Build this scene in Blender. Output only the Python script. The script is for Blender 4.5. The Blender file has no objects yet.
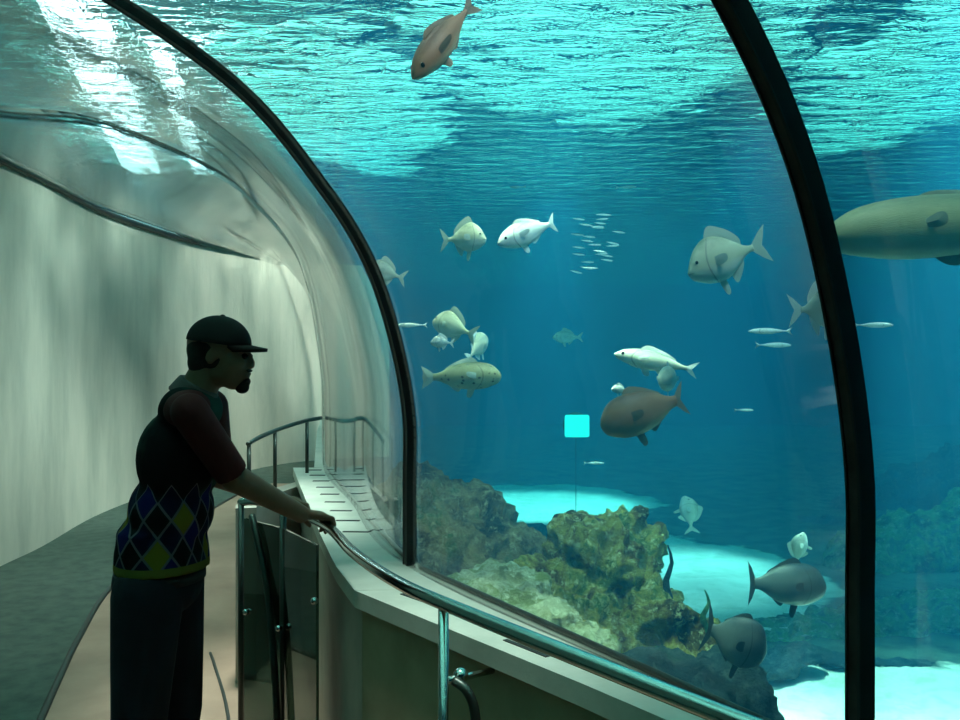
import bpy, bmesh, math, random
from mathutils import Vector, Matrix, noise
random.seed(7)
C = bpy.context.scene
COL = C.collection
F = 933.0; EYE = 1.6

# ---------------------------------------------------------------- helpers
def at(px, py, d):
    """world point at distance d along the view axis"""
    return Vector(((px-480)/F*d, d, EYE-(py-360)/F*d))

def tag(o, label=None, cat=None, group=None, kind=None):
    if label: o['label'] = label
    if cat: o['category'] = cat
    if group: o['group'] = group
    if kind: o['kind'] = kind
    return o

def link(name, me, mat=None, parent=None, smooth=False):
    o = bpy.data.objects.new(name, me); COL.objects.link(o)
    if mat: me.materials.append(mat)
    if parent: o.parent = parent
    if smooth:
        for p in me.polygons: p.use_smooth = True
    return o

def from_bm(name, bm, mat=None, parent=None, smooth=False):
    me = bpy.data.meshes.new(name)
    bmesh.ops.recalc_face_normals(bm, faces=bm.faces)
    bm.to_mesh(me); bm.free()
    return link(name, me, mat, parent, smooth)

def from_py(name, v, f, mat=None, parent=None, smooth=False):
    me = bpy.data.meshes.new(name); me.from_pydata([tuple(p) for p in v], [], f); me.update()
    bm = bmesh.new(); bm.from_mesh(me)
    bmesh.ops.recalc_face_normals(bm, faces=bm.faces); bm.to_mesh(me); bm.free()
    return link(name, me, mat, parent, smooth)

def empty(name, loc=(0,0,0)):
    o = bpy.data.objects.new(name, None); COL.objects.link(o)
    o.location = loc; o.empty_display_size = .1
    return o

def keep(child, parent):
    """parent while keeping world-space vertex data"""
    child.parent = parent
    child.matrix_parent_inverse = Matrix.Translation(-Vector(parent.location))
    return child

def catmull(pts, n=6):
    pts = [Vector(p) for p in pts]
    P = [pts[0]*2-pts[1]] + pts + [pts[-1]*2-pts[-2]]
    out = []
    for i in range(1, len(P)-2):
        a, b, c, d = P[i-1:i+3]
        for k in range(n):
            t = k/n
            out.append(.5*((2*b)+(c-a)*t+(2*a-5*b+4*c-d)*t*t+(3*b-a-3*c+d)*t**3))
    out.append(pts[-1]); return out

def tube_bm(bm, pts, rad, seg=12, cap=True):
    pts = [Vector(p) for p in pts]
    rs = rad if isinstance(rad, (list, tuple)) else [rad]*len(pts)
    rings = []; up = None
    for i, p in enumerate(pts):
        t = (pts[min(i+1, len(pts)-1)]-pts[max(i-1, 0)]).normalized()
        if up is None:
            up = Vector((0,0,1)) if abs(t.z) < .9 else Vector((1,0,0))
        s = t.cross(up).normalized(); up = s.cross(t).normalized()
        rings.append([bm.verts.new(p+(s*math.cos(a)+up*math.sin(a))*rs[i]) for a in [2*math.pi*k/seg for k in range(seg)]])
    for a, b in zip(rings, rings[1:]):
        for k in range(seg): bm.faces.new((a[k], a[(k+1)%seg], b[(k+1)%seg], b[k]))
    if cap:
        bm.faces.new(rings[0][::-1]); bm.faces.new(rings[-1])

def ell(bm, c, r, rot=None, seg=20, rings=14):
    M = Matrix.Translation(c) @ (rot.to_4x4() if rot else Matrix.Identity(4)) @ Matrix.Diagonal((r[0], r[1], r[2], 1))
    bmesh.ops.create_uvsphere(bm, u_segments=seg, v_segments=rings, radius=1, matrix=M)

def cone(bm, a, b, ra, rb, seg=16):
    """capsule-like tapered limb"""
    a = Vector(a); b = Vector(b)
    ell(bm, a, (ra,)*3, seg=seg, rings=10); ell(bm, b, (rb,)*3, seg=seg, rings=10)
    tube_bm(bm, [a, b], [ra, rb], seg)

def boxbm(bm, c, s, rot=None):
    M = Matrix.Translation(c) @ (rot.to_4x4() if rot else Matrix.Identity(4)) @ Matrix.Diagonal((s[0], s[1], s[2], 1))
    return bmesh.ops.create_cube(bm, size=1, matrix=M)

def remeshed(name, bm, voxel, mat, parent=None, smooth_it=6, disp=None):
    me = bpy.data.meshes.new(name); bm.to_mesh(me); bm.free()
    o = bpy.data.objects.new(name, me); COL.objects.link(o)
    m = o.modifiers.new('r', 'REMESH'); m.mode = 'VOXEL'; m.voxel_size = voxel
    if smooth_it:
        s = o.modifiers.new('s', 'SMOOTH'); s.iterations = smooth_it; s.factor = .5
    dg = bpy.context.evaluated_depsgraph_get()
    me2 = bpy.data.meshes.new_from_object(o.evaluated_get(dg))
    o.modifiers.clear(); o.data = me2; me2.name = name
    me2.materials.clear(); me2.materials.append(mat)
    if disp:
        bm = bmesh.new(); bm.from_mesh(me2); bm.normal_update()
        for v in bm.verts: v.co += v.normal*disp(v.co)
        bm.to_mesh(me2); bm.free()
    for p in me2.polygons: p.use_smooth = True
    if parent: o.parent = parent
    return o

# ---------------------------------------------------------------- materials
def mat(name, col, rough=.6, metal=0, spec=.5):
    m = bpy.data.materials.new(name); m.use_nodes = True
    b = m.node_tree.nodes['Principled BSDF']
    b.inputs['Base Color'].default_value = (*col, 1); b.inputs['Roughness'].default_value = rough
    b.inputs['Metallic'].default_value = metal; b.inputs['Specular IOR Level'].default_value = spec
    return m
class N:
    def __init__(s, m): s.t = m.node_tree; s.b = s.t.nodes.get('Principled BSDF'); s.o = s.t.nodes.get('Material Output')
    def n(s, typ, **k):
        x = s.t.nodes.new(typ)
        for a, v in k.items():
            if a.startswith('i_'):
                x.inputs[int(a[2:]) if a[2:].isdigit() else a[2:]].default_value = v
            else: setattr(x, a, v)
        return x
    def l(s, a, b): s.t.links.new(a, b)
    def coord(s, scale=(1,1,1), rot=(0,0,0), kind='Object'):
        c = s.n('ShaderNodeTexCoord'); m = s.n('ShaderNodeMapping')
        m.inputs['Scale'].default_value = scale; m.inputs['Rotation'].default_value = rot
        s.l(c.outputs[kind], m.inputs['Vector']); return m.outputs[0]
    def noise(s, vec, scale, detail=4, rough=.5, dist=0):
        x = s.n('ShaderNodeTexNoise'); x.inputs['Scale'].default_value = scale; x.inputs['Detail'].default_value = detail
        x.inputs['Roughness'].default_value = rough; x.inputs['Distortion'].default_value = dist
        s.l(vec, x.inputs['Vector']); return x.outputs[0]
    def ramp(s, fac, stops, interp='LINEAR'):
        r = s.n('ShaderNodeValToRGB'); r.color_ramp.interpolation = interp
        e = r.color_ramp.elements
        while len(e) < len(stops): e.new(.5)
        for x, (p, c) in zip(e, stops):
            x.position = p; x.color = (*c, 1) if len(c) == 3 else c
        s.l(fac, r.inputs[0]); return r.outputs[0]
    def math(s, op, a, b=None, c=None):
        x = s.n('ShaderNodeMath', operation=op)
        for i, v in enumerate((a, b, c)):
            if v is None: continue
            if hasattr(v, 'links'): s.l(v, x.inputs[i])
            else: x.inputs[i].default_value = v
        return x.outputs[0]
    def mix(s, f, a, b):
        x = s.n('ShaderNodeMix', data_type='RGBA')
        for i, v in ((0, f), (6, a), (7, b)):
            if hasattr(v, 'links'): s.l(v, x.inputs[i])
            else: x.inputs[i].default_value = v if i == 0 else (*v, 1)
        return x.outputs[2]
    def bump(s, h, strength=.5, dist=.02):
        b = s.n('ShaderNodeBump'); b.inputs['Strength'].default_value = strength; b.inputs['Distance'].default_value = dist
        s.l(h, b.inputs['Height']); return b.outputs[0]

def mottled(name, c1, c2, scale=6, rough=.8, bump=.4, bscale=30, bdist=.02, stretch=(1,1,1), c3=None, spec=.3):
    m = mat(name, c1, rough, 0, spec); k = N(m); v = k.coord(stretch)
    f = k.noise(v, scale, 6, .6)
    st = [(.35, c1), (.62, c2)] if not c3 else [(.3, c1), (.5, c2), (.68, c3)]
    k.l(k.ramp(f, st), k.b.inputs['Base Color'])
    if bump: k.l(k.bump(k.noise(v, bscale, 5, .6), bump, bdist), k.b.inputs['Normal'])
    return m

M = {}
M['chrome'] = mat('chrome', (.56,.55,.52), .14, 1)
M['dark_metal'] = mat('dark_metal', (.06,.07,.06), .35, .7)
M['black'] = mat('black_rubber', (.012,.013,.014), .45)
M['rib'] = mottled('rib_metal', (.035,.025,.022), (.06,.045,.04), 20, .45, .15, 60, .004)
M['seam'] = mat('seam_sealant', (.07,.13,.13), .5)
M['wall'] = mottled('wall_plaster', (.40,.43,.36), (.60,.60,.50), 1.3, .75, .6, 7, .02, (1,1,.28), (.72,.69,.58))
M['tankwall_pale'] = mottled('pale_concrete', (.42,.47,.42), (.55,.58,.50), 1.1, .8, .3, 5, .05)
M['tankwall_blue'] = mottled('tank_paint', (.02,.09,.17), (.03,.12,.21), .6, .8, .2, 4, .05)
M['carpet'] = mottled('green_carpet', (.06,.09,.075), (.09,.13,.105), 9, .95, .4, 120, .004)
M['path'] = mottled('pink_flooring', (.34,.23,.17), (.42,.29,.21), 2.2, .8, .2, 60, .003)
M['trim'] = mat('dark_trim', (.025,.03,.025), .6)
M['cap'] = mottled('pale_ledge_stone', (.50,.55,.46), (.62,.66,.56), 5, .5, .2, 40, .004)
M['parapet_dark'] = mottled('brown_panel', (.36,.29,.18), (.46,.38,.24), 4, .6, .15, 30, .003)
M['parapet_pale'] = mottled('grey_plaster', (.34,.33,.27), (.44,.42,.35), 4, .75, .2, 30, .004)
M['slot'] = mat('slot_dark', (.015,.02,.018), .8)

# thin clear acrylic: mirror-like at grazing angles, clear head on (both faces alike)
def acrylic(name, tint, base=.04, rough=0.0, bumpy=0, power=4.2):
    m = bpy.data.materials.new(name); m.use_nodes = True; k = N(m)
    k.t.nodes.remove(k.b)
    lw = k.n('ShaderNodeLayerWeight'); lw.inputs['Blend'].default_value = .5
    f = k.math('POWER', lw.outputs['Facing'], power)
    f = k.math('MULTIPLY_ADD', f, 1-base, base)
    tr = k.n('ShaderNodeBsdfTransparent'); tr.inputs[0].default_value = (*tint, 1)
    gl = k.n('ShaderNodeBsdfGlossy'); gl.inputs['Roughness'].default_value = rough
    if bumpy:
        b = k.bump(k.noise(k.coord(), 3, 2), bumpy, .02); k.l(b, gl.inputs['Normal'])
    mx = k.n('ShaderNodeMixShader'); k.l(f, mx.inputs[0]); k.l(tr.outputs[0], mx.inputs[1]); k.l(gl.outputs[0], mx.inputs[2])
    k.l(mx.outputs[0], k.o.inputs[0]); return m
M['acrylic'] = acrylic('clear_acrylic', (.97,.99,.985), .05, .055, 0)
M['acrylic_clear'] = acrylic('bright_acrylic', (.98,.995,.99), .025, .03, 0, 6.5)
M['glass_dark'] = acrylic('tinted_glass', (.22,.30,.26), .06, .03)

# ---------------------------------------------------------------- tunnel layout (metres, plan view x, y)
HW = 3.15                                   # top of the solid left wall
LEDGE = .92
wall_fp = catmull([(-3.0,-3.6,0),(-3.3,0,0),(-3.5,3,0),(-3.62,5.5,0),(-3.72,7.23,0),(-3.76,8.03,0),(-3.94,9.5,0),(-3.93,10.9,0),(-3.72,12.4,0),(-3.25,13.8,0)], 5)
# acrylic sections: base point, inward direction, half arch profile (inward offset, height)
near_prof = [(0,LEDGE),(0,1.2),(.002,1.42),(.05,1.665),(.14,1.915),(.29,2.14),(.573,2.435),(1.04,2.69),(1.6,2.90),(2.3,3.05),(3.0,3.12)]
far_prof  = [(0,LEDGE),(0,1.2),(.01,1.5),(.05,1.8),(.105,2.08),(.20,2.32),(.40,2.56),(.68,2.78),(1.33,3.03),(1.9,3.07),(2.4,3.12)]
def unit(x, y):
    v = Vector((x, y, 0)); return v.normalized()
sections = [
    ((2.29,-1.4), unit(-.87,-.49), near_prof),
    ((.631,1.55), unit(-.87,-.49), near_prof),
    ((-.235,3.10), unit(-.885,-.465), near_prof),
    ((-.60,4.45), unit(-.94,-.34), [((a[0]+b[0])/2,(a[1]+b[1])/2) for a, b in zip(near_prof, far_prof)]),
    ((-.975,5.9), unit(-.98,-.20), far_prof),
    ((-1.50,9.0), unit(-1,-.05), far_prof),
    ((-1.95,12.0), unit(-1,0), [(s*.75,z) for s,z in far_prof]),
    ((-2.3,14.2), unit(-1,.1), [(s*.45,z) for s,z in far_prof]),
]
def on_wall(b, u):
    """where the section's line meets the wall top"""
    best = None
    for p, q in zip(wall_fp, wall_fp[1:]):
        d = (q-p); den = u.x*d.y-u.y*d.x
        if abs(den) < 1e-9: continue
        t = ((p.x-b.x)*d.y-(p.y-b.y)*d.x)/den
        s = ((p.x-b.x)*u.y-(p.y-b.y)*u.x)/den
        if 0 <= s <= 1 and t > 0 and (best is None or t < best): best = t
    return best or 3.0
def section_curve(sec, n=6):
    b = Vector((*sec[0], 0)); u = sec[1]
    w = on_wall(b, u)
    pr = [(s, z) for s, z in sec[2]]
    mx = pr[-1][0]; k = min(1, (w-.25)/mx)
    pr = [(s if s < .3 else .3+(s-.3)*(min(1,(w-.55)/(mx-.3)) if mx > .3 else 1), z) for s, z in pr]
    pr.append((w-.03, HW))
    pts = [b+u*s+Vector((0,0,z)) for s, z in pr]
    return catmull(pts, n)
curves = [section_curve(s) for s in sections]

# vault panels between ribs, each its own acrylic panel
NSUB = 10
dense = []
for cs in zip(*curves): dense.append(catmull(cs, NSUB))      # one long curve per profile point
def vault_panel(i, sub=NSUB):
    rows = [[c[i*sub+k] for c in dense] for k in range(sub+1)]
    v = [p for r in rows for p in r]; n = len(rows[0]); f = []
    for r in range(sub):
        for c in range(n-1): f.append((r*n+c, r*n+c+1, (r+1)*n+c+1, (r+1)*n+c))
    return v, f
vp_labels = ['clear acrylic vault panel of the tunnel nearest the viewer, between the wide dark rib and the frame edge',
 'large clear acrylic vault panel between the two thick black ribs, facing the open blue water',
 None, None, None, None, None]
def panel(i0, i1, label, mt='acrylic'):
    v = []; f = []; off = 0
    for i in range(i0, i1):
        a, b = vault_panel(i); v += a; f += [tuple(x+off for x in q) for q in b]; off += len(a)
    o = from_py('acrylic_vault_panel', v, f, M[mt], None, True)
    bm = bmesh.new(); bm.from_mesh(o.data); bmesh.ops.remove_doubles(bm, verts=bm.verts, dist=.0005); bm.to_mesh(o.data); bm.free()
    for p in o.data.polygons: p.use_smooth = True
    m = o.modifiers.new('thick', 'SOLIDIFY'); m.thickness = .03; m.offset = 0
    return tag(o, label, 'acrylic panel', 'curved acrylic panels of the tunnel vault')
panel(0, 1, 'clear curved acrylic panel of the tunnel, right of the wide dark rib', 'acrylic_clear')
panel(1, 2, 'large clear acrylic panel between the two thick black ribs, facing open blue water', 'acrylic_clear')
panel(2, 4, 'pale reflecting acrylic vault panel above the man, with bright light streaks')
panel(4, 7, 'farthest acrylic vault panel above the bright wall, beyond the thin seam')

def rib(name, curve, axis, w, dep, m, label, cat='arch rib', grp=None, gasket=True):
    """rectangular bar bent along the section curve; axis = along the tunnel"""
    root = empty(name, curve[0])
    def bar(w, dep, off_in, off_ax):
        v = []; f = []
        for i, p in enumerate(curve):
            t = (curve[min(i+1,len(curve)-1)]-curve[max(i-1,0)]).normalized()
            nrm = t.cross(axis).normalized()
            c = p+nrm*off_in+axis*off_ax
            for a, b in ((-1,-1),(1,-1),(1,1),(-1,1)):
                v.append(c+axis*(a*w/2)+nrm*(b*dep/2))
        for i in range(len(curve)-1):
            for k in range(4): f.append((i*4+k, i*4+(k+1)%4, i*4+4+(k+1)%4, i*4+4+k))
        f.append((0,1,2,3)); e = (len(curve)-1)*4; f.append((e+3,e+2,e+1,e))
        return v, f
    v, f = bar(w, dep, 0, 0); o = from_py('arch_bar', v, f, m); keep(o, root)
    bv = o.modifiers.new('b', 'BEVEL'); bv.width = w*.15; bv.segments = 2
    if gasket:
        for s in (-1, 1):
            v, f = bar(w*.22, dep*1.12, 0, s*w*.55); g = from_py('gasket', v, f, M['black']); keep(g, root)
    return tag(root, label, cat, grp)
AX = unit(-.49,.87)
rib('arch_rib', curves[1], AX, .022, .034, M['rib'], 'thick dark brown arch rib curving down through the right of the tunnel', grp='arch ribs')
rib('arch_rib', curves[2], unit(-.465,.885), .026, .030, M['black'], 'black arch rib in front of the rock, between pale vault and blue water', grp='arch ribs')
rib('panel_seam', curves[4], unit(-.2,.98), .014, .012, M['seam'], 'thin grey seam arching over the far part of the vault', 'seam', gasket=False)

# solid left wall
def wall_strip(name, fp, z0, z1, m, thick=.15, side=-1):
    v = []; f = []
    n = len(fp)
    for i, p in enumerate(fp):
        t = (fp[min(i+1,n-1)]-fp[max(i-1,0)]).normalized(); nr = Vector((t.y,-t.x,0))*side*thick
        for q in (p, p+nr):
            for z in (z0, z1 if not isinstance(z1, list) else z1[i]): v.append((q.x, q.y, z))
    for i in range(n-1):
        a = i*4; b = a+4
        f += [(a,b,b+1,a+1),(a+2,a+3,b+3,b+2),(a+1,b+1,b+3,a+3),(a,a+2,b+2,b)]
    f += [(0,1,3,2),((n-1)*4,(n-1)*4+2,(n-1)*4+3,(n-1)*4+1)]
    return from_py(name, v, f, m)
tag(wall_strip('wall_left', wall_fp, 0, HW, M['wall']), kind='structure')
far_fp = catmull([(-3.27,13.82,0),(-2.9,14.6,0),(-2.3,15.1,0),(-1.95,15.3,0),(-1.5,15.45,0)], 5)
tag(wall_strip('wall_far', far_fp, 0, [HW-(0 if i < 15 else (i-15)*.16) for i in range(21)], M['wall']), kind='structure')
# black frame along the wall top
bm = bmesh.new(); tube_bm(bm, [p+Vector((.02,0,HW)) for p in wall_fp], .036, 8)
tag(from_bm('wall_top_frame', bm, M['black'], None, True), 'slim black frame running along the top of the pale wall', 'frame')

# enclosing tank walls
def slab(name, pts, z0, z1, m):
    v = [(x,y,z0) for x,y in pts]+[(x,y,z1) for x,y in pts]; n = len(pts)
    f = [tuple(range(n))[::-1], tuple(range(n,2*n))]+[(i,(i+1)%n,(i+1)%n+n,i+n) for i in range(n)]
    return from_py(name, v, f, m)
tag(slab('wall_tank_left', [(-7.2,-4.4),(-7,-4.4),(-7,16),(-7.2,16)], -1.4, 4.8, M['tankwall_pale']), kind='structure')
tag(slab('wall_tank_end', [(-7,15.8),(-2.78,15.8),(-6.9,39.9),(-7,39.9)], -1.4, 4.8, M['tankwall_pale']), kind='structure')
tag(slab('wall_back', [(-7,40),(22,40),(22,40.2),(-7,40.2)], -1.6, 4.8, M['tankwall_blue']), kind='structure')
tag(slab('wall_right', [(22,-4.4),(22.2,-4.4),(22.2,40),(22,40)], -1.6, 4.8, M['tankwall_blue']), kind='structure')
tag(slab('wall_front', [(-7.2,-4.6),(22.2,-4.6),(22.2,-4.4),(-7.2,-4.4)], -1.6, 4.8, M['tankwall_blue']), kind='structure')

# corridor floor and walkway
outer = [Vector((2.3,-1.4,0)),Vector((.631,1.55,0)),Vector((-.235,3.10,0)),Vector((-.60,4.45,0)),Vector((-.975,5.9,0)),Vector((-1.50,9,0)),Vector((-1.95,12,0)),Vector((-2.3,14.2,0)),Vector((-2.3,15.0,0))]
inner = [Vector((1.95,-1.2,0)),Vector((.80,1.0,0)),Vector((.378,1.76,0)),Vector((-.36,2.76,0)),Vector((-.47,3.1,0)),Vector((-.60,3.6,0)),Vector((-1.0,5.2,0)),Vector((-1.17,5.9,0)),Vector((-1.56,9,0)),Vector((-2.01,12,0)),Vector((-2.36,14.2,0))]
fl = [(p.x,p.y) for p in wall_fp[3:]]+[(p.x,p.y) for p in far_fp[:11]]
fl = fl+[(-2.3,15.0)]+[(p.x,p.y) for p in reversed(outer[:-1])]
tag(slab('floor', fl, -.15, 0, M['carpet']), kind='structure')
edge = catmull([(-1.15,1.0,0),(-1.55,2.8,0),(-2.02,4.39,0),(-2.29,5.33,0),(-2.57,6.49,0),(-2.75,8,0),(-2.85,10,0),(-2.85,12,0)], 5)
pl = [(p.x,p.y) for p in edge]+[(p.x,p.y) for p in reversed(inner[:-1])]
tag(slab('floor_path', pl, .0, .012, M['path']), kind='structure')
bm = bmesh.new(); tube_bm(bm, [p+Vector((0,0,.014)) for p in edge], .018, 8)
tag(from_bm('trim_1', bm, M['trim'], None, True), kind='structure')
e2 = catmull([(-.85,3.2,0),(-1.12,4.15,0),(-1.38,4.85,0),(-1.46,5.05,0)], 5)
bm = bmesh.new(); tube_bm(bm, [p+Vector((0,0,.014)) for p in e2], .008, 8)
tag(from_bm('trim_2', bm, M['trim'], None, True), kind='structure')

# ---------------------------------------------------------------- parapet and ledge
def lerp_poly(poly, n):
    L = [0]
    for a, b in zip(poly, poly[1:]): L.append(L[-1]+(b-a).length)
    out = []
    for k in range(n+1):
        s = L[-1]*k/n
        for i in range(len(poly)-1):
            if s <= L[i+1]+1e-9:
                out.append(poly[i].lerp(poly[i+1], (s-L[i])/(L[i+1]-L[i]))); break
    return out
def ribbon(name, A, B, z0, z1, m, parent=None):
    n = len(A); v = []; f = []
    for a, b in zip(A, B): v += [(a.x,a.y,z0),(b.x,b.y,z0),(b.x,b.y,z1),(a.x,a.y,z1)]
    for i in range(n-1):
        for k in range(4): f.append((i*4+k, i*4+(k+1)%4, i*4+4+(k+1)%4, i*4+4+k))
    f += [(0,1,2,3),tuple((n-1)*4+k for k in (3,2,1,0))]
    return from_py(name, v, f, m, parent)
def off(poly, d):
    out = []
    for i, p in enumerate(poly):
        t = (poly[min(i+1,len(poly)-1)]-poly[max(i-1,0)]).normalized()
        out.append(p+Vector((t.y,-t.x,0))*d)
    return out
nearI = lerp_poly(inner[:4], 14); nearO = lerp_poly([outer[0],outer[1],Vector((-.05,2.77,0))], 14)
farI = lerp_poly(inner[3:8], 20); farO = lerp_poly([Vector((-.05,2.77,0)),outer[2],outer[3],outer[4]], 20)
beyI = lerp_poly([Vector((-1.04,5.92,0))]+inner[8:11], 8); beyO = lerp_poly(outer[4:8], 8)
tag(ribbon('parapet_wall', off(nearI,.012), nearO, 0, LEDGE-.05, M['parapet_dark']), 'dark brown low wall below the chrome handrail, nearest the viewer', 'low wall')
tag(ribbon('parapet_wall', off(farI,.012), farO, 0, LEDGE-.05, M['parapet_pale']), 'pale low wall under the slotted ledge beyond the dark brown wall', 'low wall')
tag(ribbon('parapet_wall', off(beyI,.012), beyO, 0, LEDGE-.05, M['parapet_pale']), 'farthest pale low wall behind the curved end railing', 'low wall')
def ledge(I, O, label, slots, along):
    root = empty('ledge', (I[0].x,I[0].y,LEDGE-.05))
    tag(root, label, 'ledge')
    keep(ribbon('ledge_slab', off(I,-.012), O, LEDGE-.05, LEDGE, M['cap']), root)
    return root
l1 = ledge(nearI, nearO, 'smooth pale ledge capping the dark brown wall beside the chrome handrail', 0, True)
l2 = ledge(farI, farO, 'pale slotted ledge running away along the glass behind the man', 0, False)
ledge(beyI, beyO, 'far end of the pale ledge beyond the curved railing', 0, False)
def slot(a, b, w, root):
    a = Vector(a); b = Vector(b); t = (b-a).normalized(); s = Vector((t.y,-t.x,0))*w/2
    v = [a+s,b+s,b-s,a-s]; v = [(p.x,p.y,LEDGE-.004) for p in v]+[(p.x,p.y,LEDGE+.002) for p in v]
    keep(from_py('slot_strip', v, [(0,1,2,3),(7,6,5,4),(0,4,5,1),(1,5,6,2),(2,6,7,3),(3,7,4,0)], M['slot']), root)
# cross slots on the far ledge
for k in range(9):
    t = .30+k*.082
    i = int(t*20); fr = t*20-i
    a = farI[i].lerp(farI[i+1], fr); b = farO[i].lerp(farO[i+1], fr)
    slot(a.lerp(b,.35), a.lerp(b,.8), .02+.002*k, l2)
for (x0,x1,py0,py1) in ((402,436,594,606),(505,548,640,657)):  # two dark strips laid lengthwise on the near ledge
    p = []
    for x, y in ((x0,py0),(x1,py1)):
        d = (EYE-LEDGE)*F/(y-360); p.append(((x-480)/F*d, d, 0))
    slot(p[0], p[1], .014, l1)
# base gasket along the glass
bm = bmesh.new(); tube_bm(bm, [p+Vector((0,0,LEDGE+.008)) for p in lerp_poly(outer[:5], 30)], .009, 8)
tag(from_bm('glass_base_frame', bm, M['black'], None, True), 'black seal along the foot of the curved glass on the ledge', 'frame')

# ---------------------------------------------------------------- near handrail
RZ = 1.05
rail_pts = catmull([(.95,.62,RZ),(.60,1.13,RZ),(.395,1.418,RZ),(.2345,1.645,RZ),(-.03,2.03,RZ),(-.20,2.30,RZ),(-.36,2.66,RZ),(-.505,3.08,RZ),(-.70,3.42,RZ),(-.86,3.62,RZ),(-.945,3.68,RZ-.01)], 8)
hr = empty('handrail', (-.076,2.14,0)); tag(hr, 'polished chrome handrail the man leans on, beside the dark brown wall', 'handrail')
bm = bmesh.new(); tube_bm(bm, rail_pts, .016, 16); keep(from_bm('rail', bm, M['chrome'], None, True), hr)
def post(x, y, z0, z1, r, m, root, name='post'):
    bm = bmesh.new(); tube_bm(bm, [(x,y,z0),(x,y,z1)], r, 12)
    tube_bm(bm, [(x,y,z0),(x,y,z0+.012)], r*2.2, 16)
    return keep(from_bm(name, bm, m, None, True), root)
for x, y in ((.66,1.04),(-.083,2.12),(-.94,3.67)):
    post(x, y, .012, RZ-.012, .012, M['dark_metal'] if y > 3 else M['chrome'], hr)
# wall bracket with ball and curved stay at the middle post
bm = bmesh.new(); tube_bm(bm, [(-.076,2.14,.865),(-.02,2.19,.86),(.03,2.24,.855)], .008, 10)
ell(bm, (-.045,2.165,.868), (.018,.018,.018)); keep(from_bm('wall_bracket', bm, M['chrome'], None, True), hr)
bm = bmesh.new(); tube_bm(bm, catmull([(-.06,2.15,.862),(-.03,2.13,.845),(-.012,2.12,.80),(-.005,2.11,.70),(.0,2.10,.55)], 6), .012, 10)
keep(from_bm('stay', bm, M['dark_metal'], None, True), hr)
# tinted glass balustrade panel at the rail's far end
gp = empty('balustrade', (-.72,3.4,0)); tag(gp, 'dark tinted glass balustrade panel under the far end of the chrome handrail', 'balustrade')
def gpanel(a, b, z0, z1, name='glass_panel'):
    a = Vector((*a,0)); b = Vector((*b,0)); t = (b-a).normalized(); s = Vector((t.y,-t.x,0))*.005
    v = [a+s,b+s,b-s,a-s]; v = [(p.x,p.y,z0) for p in v]+[(p.x,p.y,z1) for p in v]
    return keep(from_py(name, v, [(0,1,2,3),(7,6,5,4),(0,4,5,1),(1,5,6,2),(2,6,7,3),(3,7,4,0)], M['glass_dark']), gp)
gpanel((-.545,3.13),(-.715,3.42), .08, .98); gpanel((-.735,3.45),(-.92,3.655), .08, .98)
post(-.725, 3.435, .012, RZ-.012, .013, M['dark_metal'], gp)
for (x, y, z) in ((-.55,3.11,.80),(-.735,3.42,.62),(-.91,3.64,.62),(-.735,3.42,.22),(-.55,3.11,.3)):
    bm = bmesh.new(); ell(bm, (x, y-.012, z), (.013,.013,.013)); keep(from_bm('clamp', bm, M['chrome'], None, True), gp)
bm = bmesh.new(); tube_bm(bm, catmull([(-.88,3.60,1.0),(-.855,3.56,.94),(-.80,3.5,.76),(-.765,3.44,.55),(-.74,3.40,.3),(-.735,3.38,.03)], 6), .014, 10)
keep(from_bm('brace', bm, M['dark_metal'], None, True), gp)

# far curved railing on its low wall
cr = empty('curved_railing', (-1.1,5.5,LEDGE)); tag(cr, 'thin curved steel railing behind the man, in front of the bright wall', 'railing')
crp = [(248,444,4.75),(262,436,5.0),(285,427,5.35),(305,421,5.6),(321,418,5.78)]
cpts = [at(*p) for p in crp]
bm = bmesh.new(); tube_bm(bm, catmull(cpts, 6), .012, 10); keep(from_bm('rail', bm, M['dark_metal'], None, True), cr)
for px, py, d in ((249,444,4.77),(275,431,5.2),(307,421,5.62)):
    p = at(px,py,d); post(p.x, p.y, LEDGE-.06, p.z, .011, M['dark_metal'], cr)
lw = [Vector((p.x,p.y,0)) for p in catmull([at(246,0,4.6),at(249,0,4.77),at(275,0,5.2),at(307,0,5.62),at(321,0,5.8)], 4)]
tag(ribbon('low_wall', off(lw,.05), off(lw,-.05), 0, LEDGE-.05, M['parapet_pale']), 'low pale wall carrying the curved steel railing', 'low wall')

# ---------------------------------------------------------------- tank bed, water, surface
BED = -1.2
def bed():
    bm = bmesh.new()
    xs = [(-8+i*.22) for i in range(137)]; ys = [(-4.4+i*.22) for i in range(203)]
    g = [[bm.verts.new((x,y,BED+.10*noise.noise(Vector((x*.5,y*.5,0)))+.03*noise.noise(Vector((x*2.5,y*2.5,4))))) for x in xs] for y in ys]
    for j in range(len(ys)-1):
        for i in range(len(xs)-1): bm.faces.new((g[j][i],g[j][i+1],g[j+1][i+1],g[j+1][i]))
    r = bmesh.ops.extrude_face_region(bm, geom=bm.faces[:])
    for v in r['geom']:
        if isinstance(v, bmesh.types.BMVert): v.co.z = BED-.5
    return bm
m = mat('seabed', (.7,.68,.58), .9, 0, .2); k = N(m); co = k.coord()
gnd = k.ramp(k.noise(co, 3, 6, .65), [(.35,(.018,.028,.022)),(.6,(.08,.12,.08))])
snd = k.ramp(k.noise(co, 2.2, 5), [(.3,(.66,.64,.54)),(.7,(.84,.82,.72))])
sp_ = k.n('ShaderNodeSeparateXYZ'); k.l(co, sp_.inputs[0]); wob = k.noise(co, .8, 5, .6)
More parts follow.
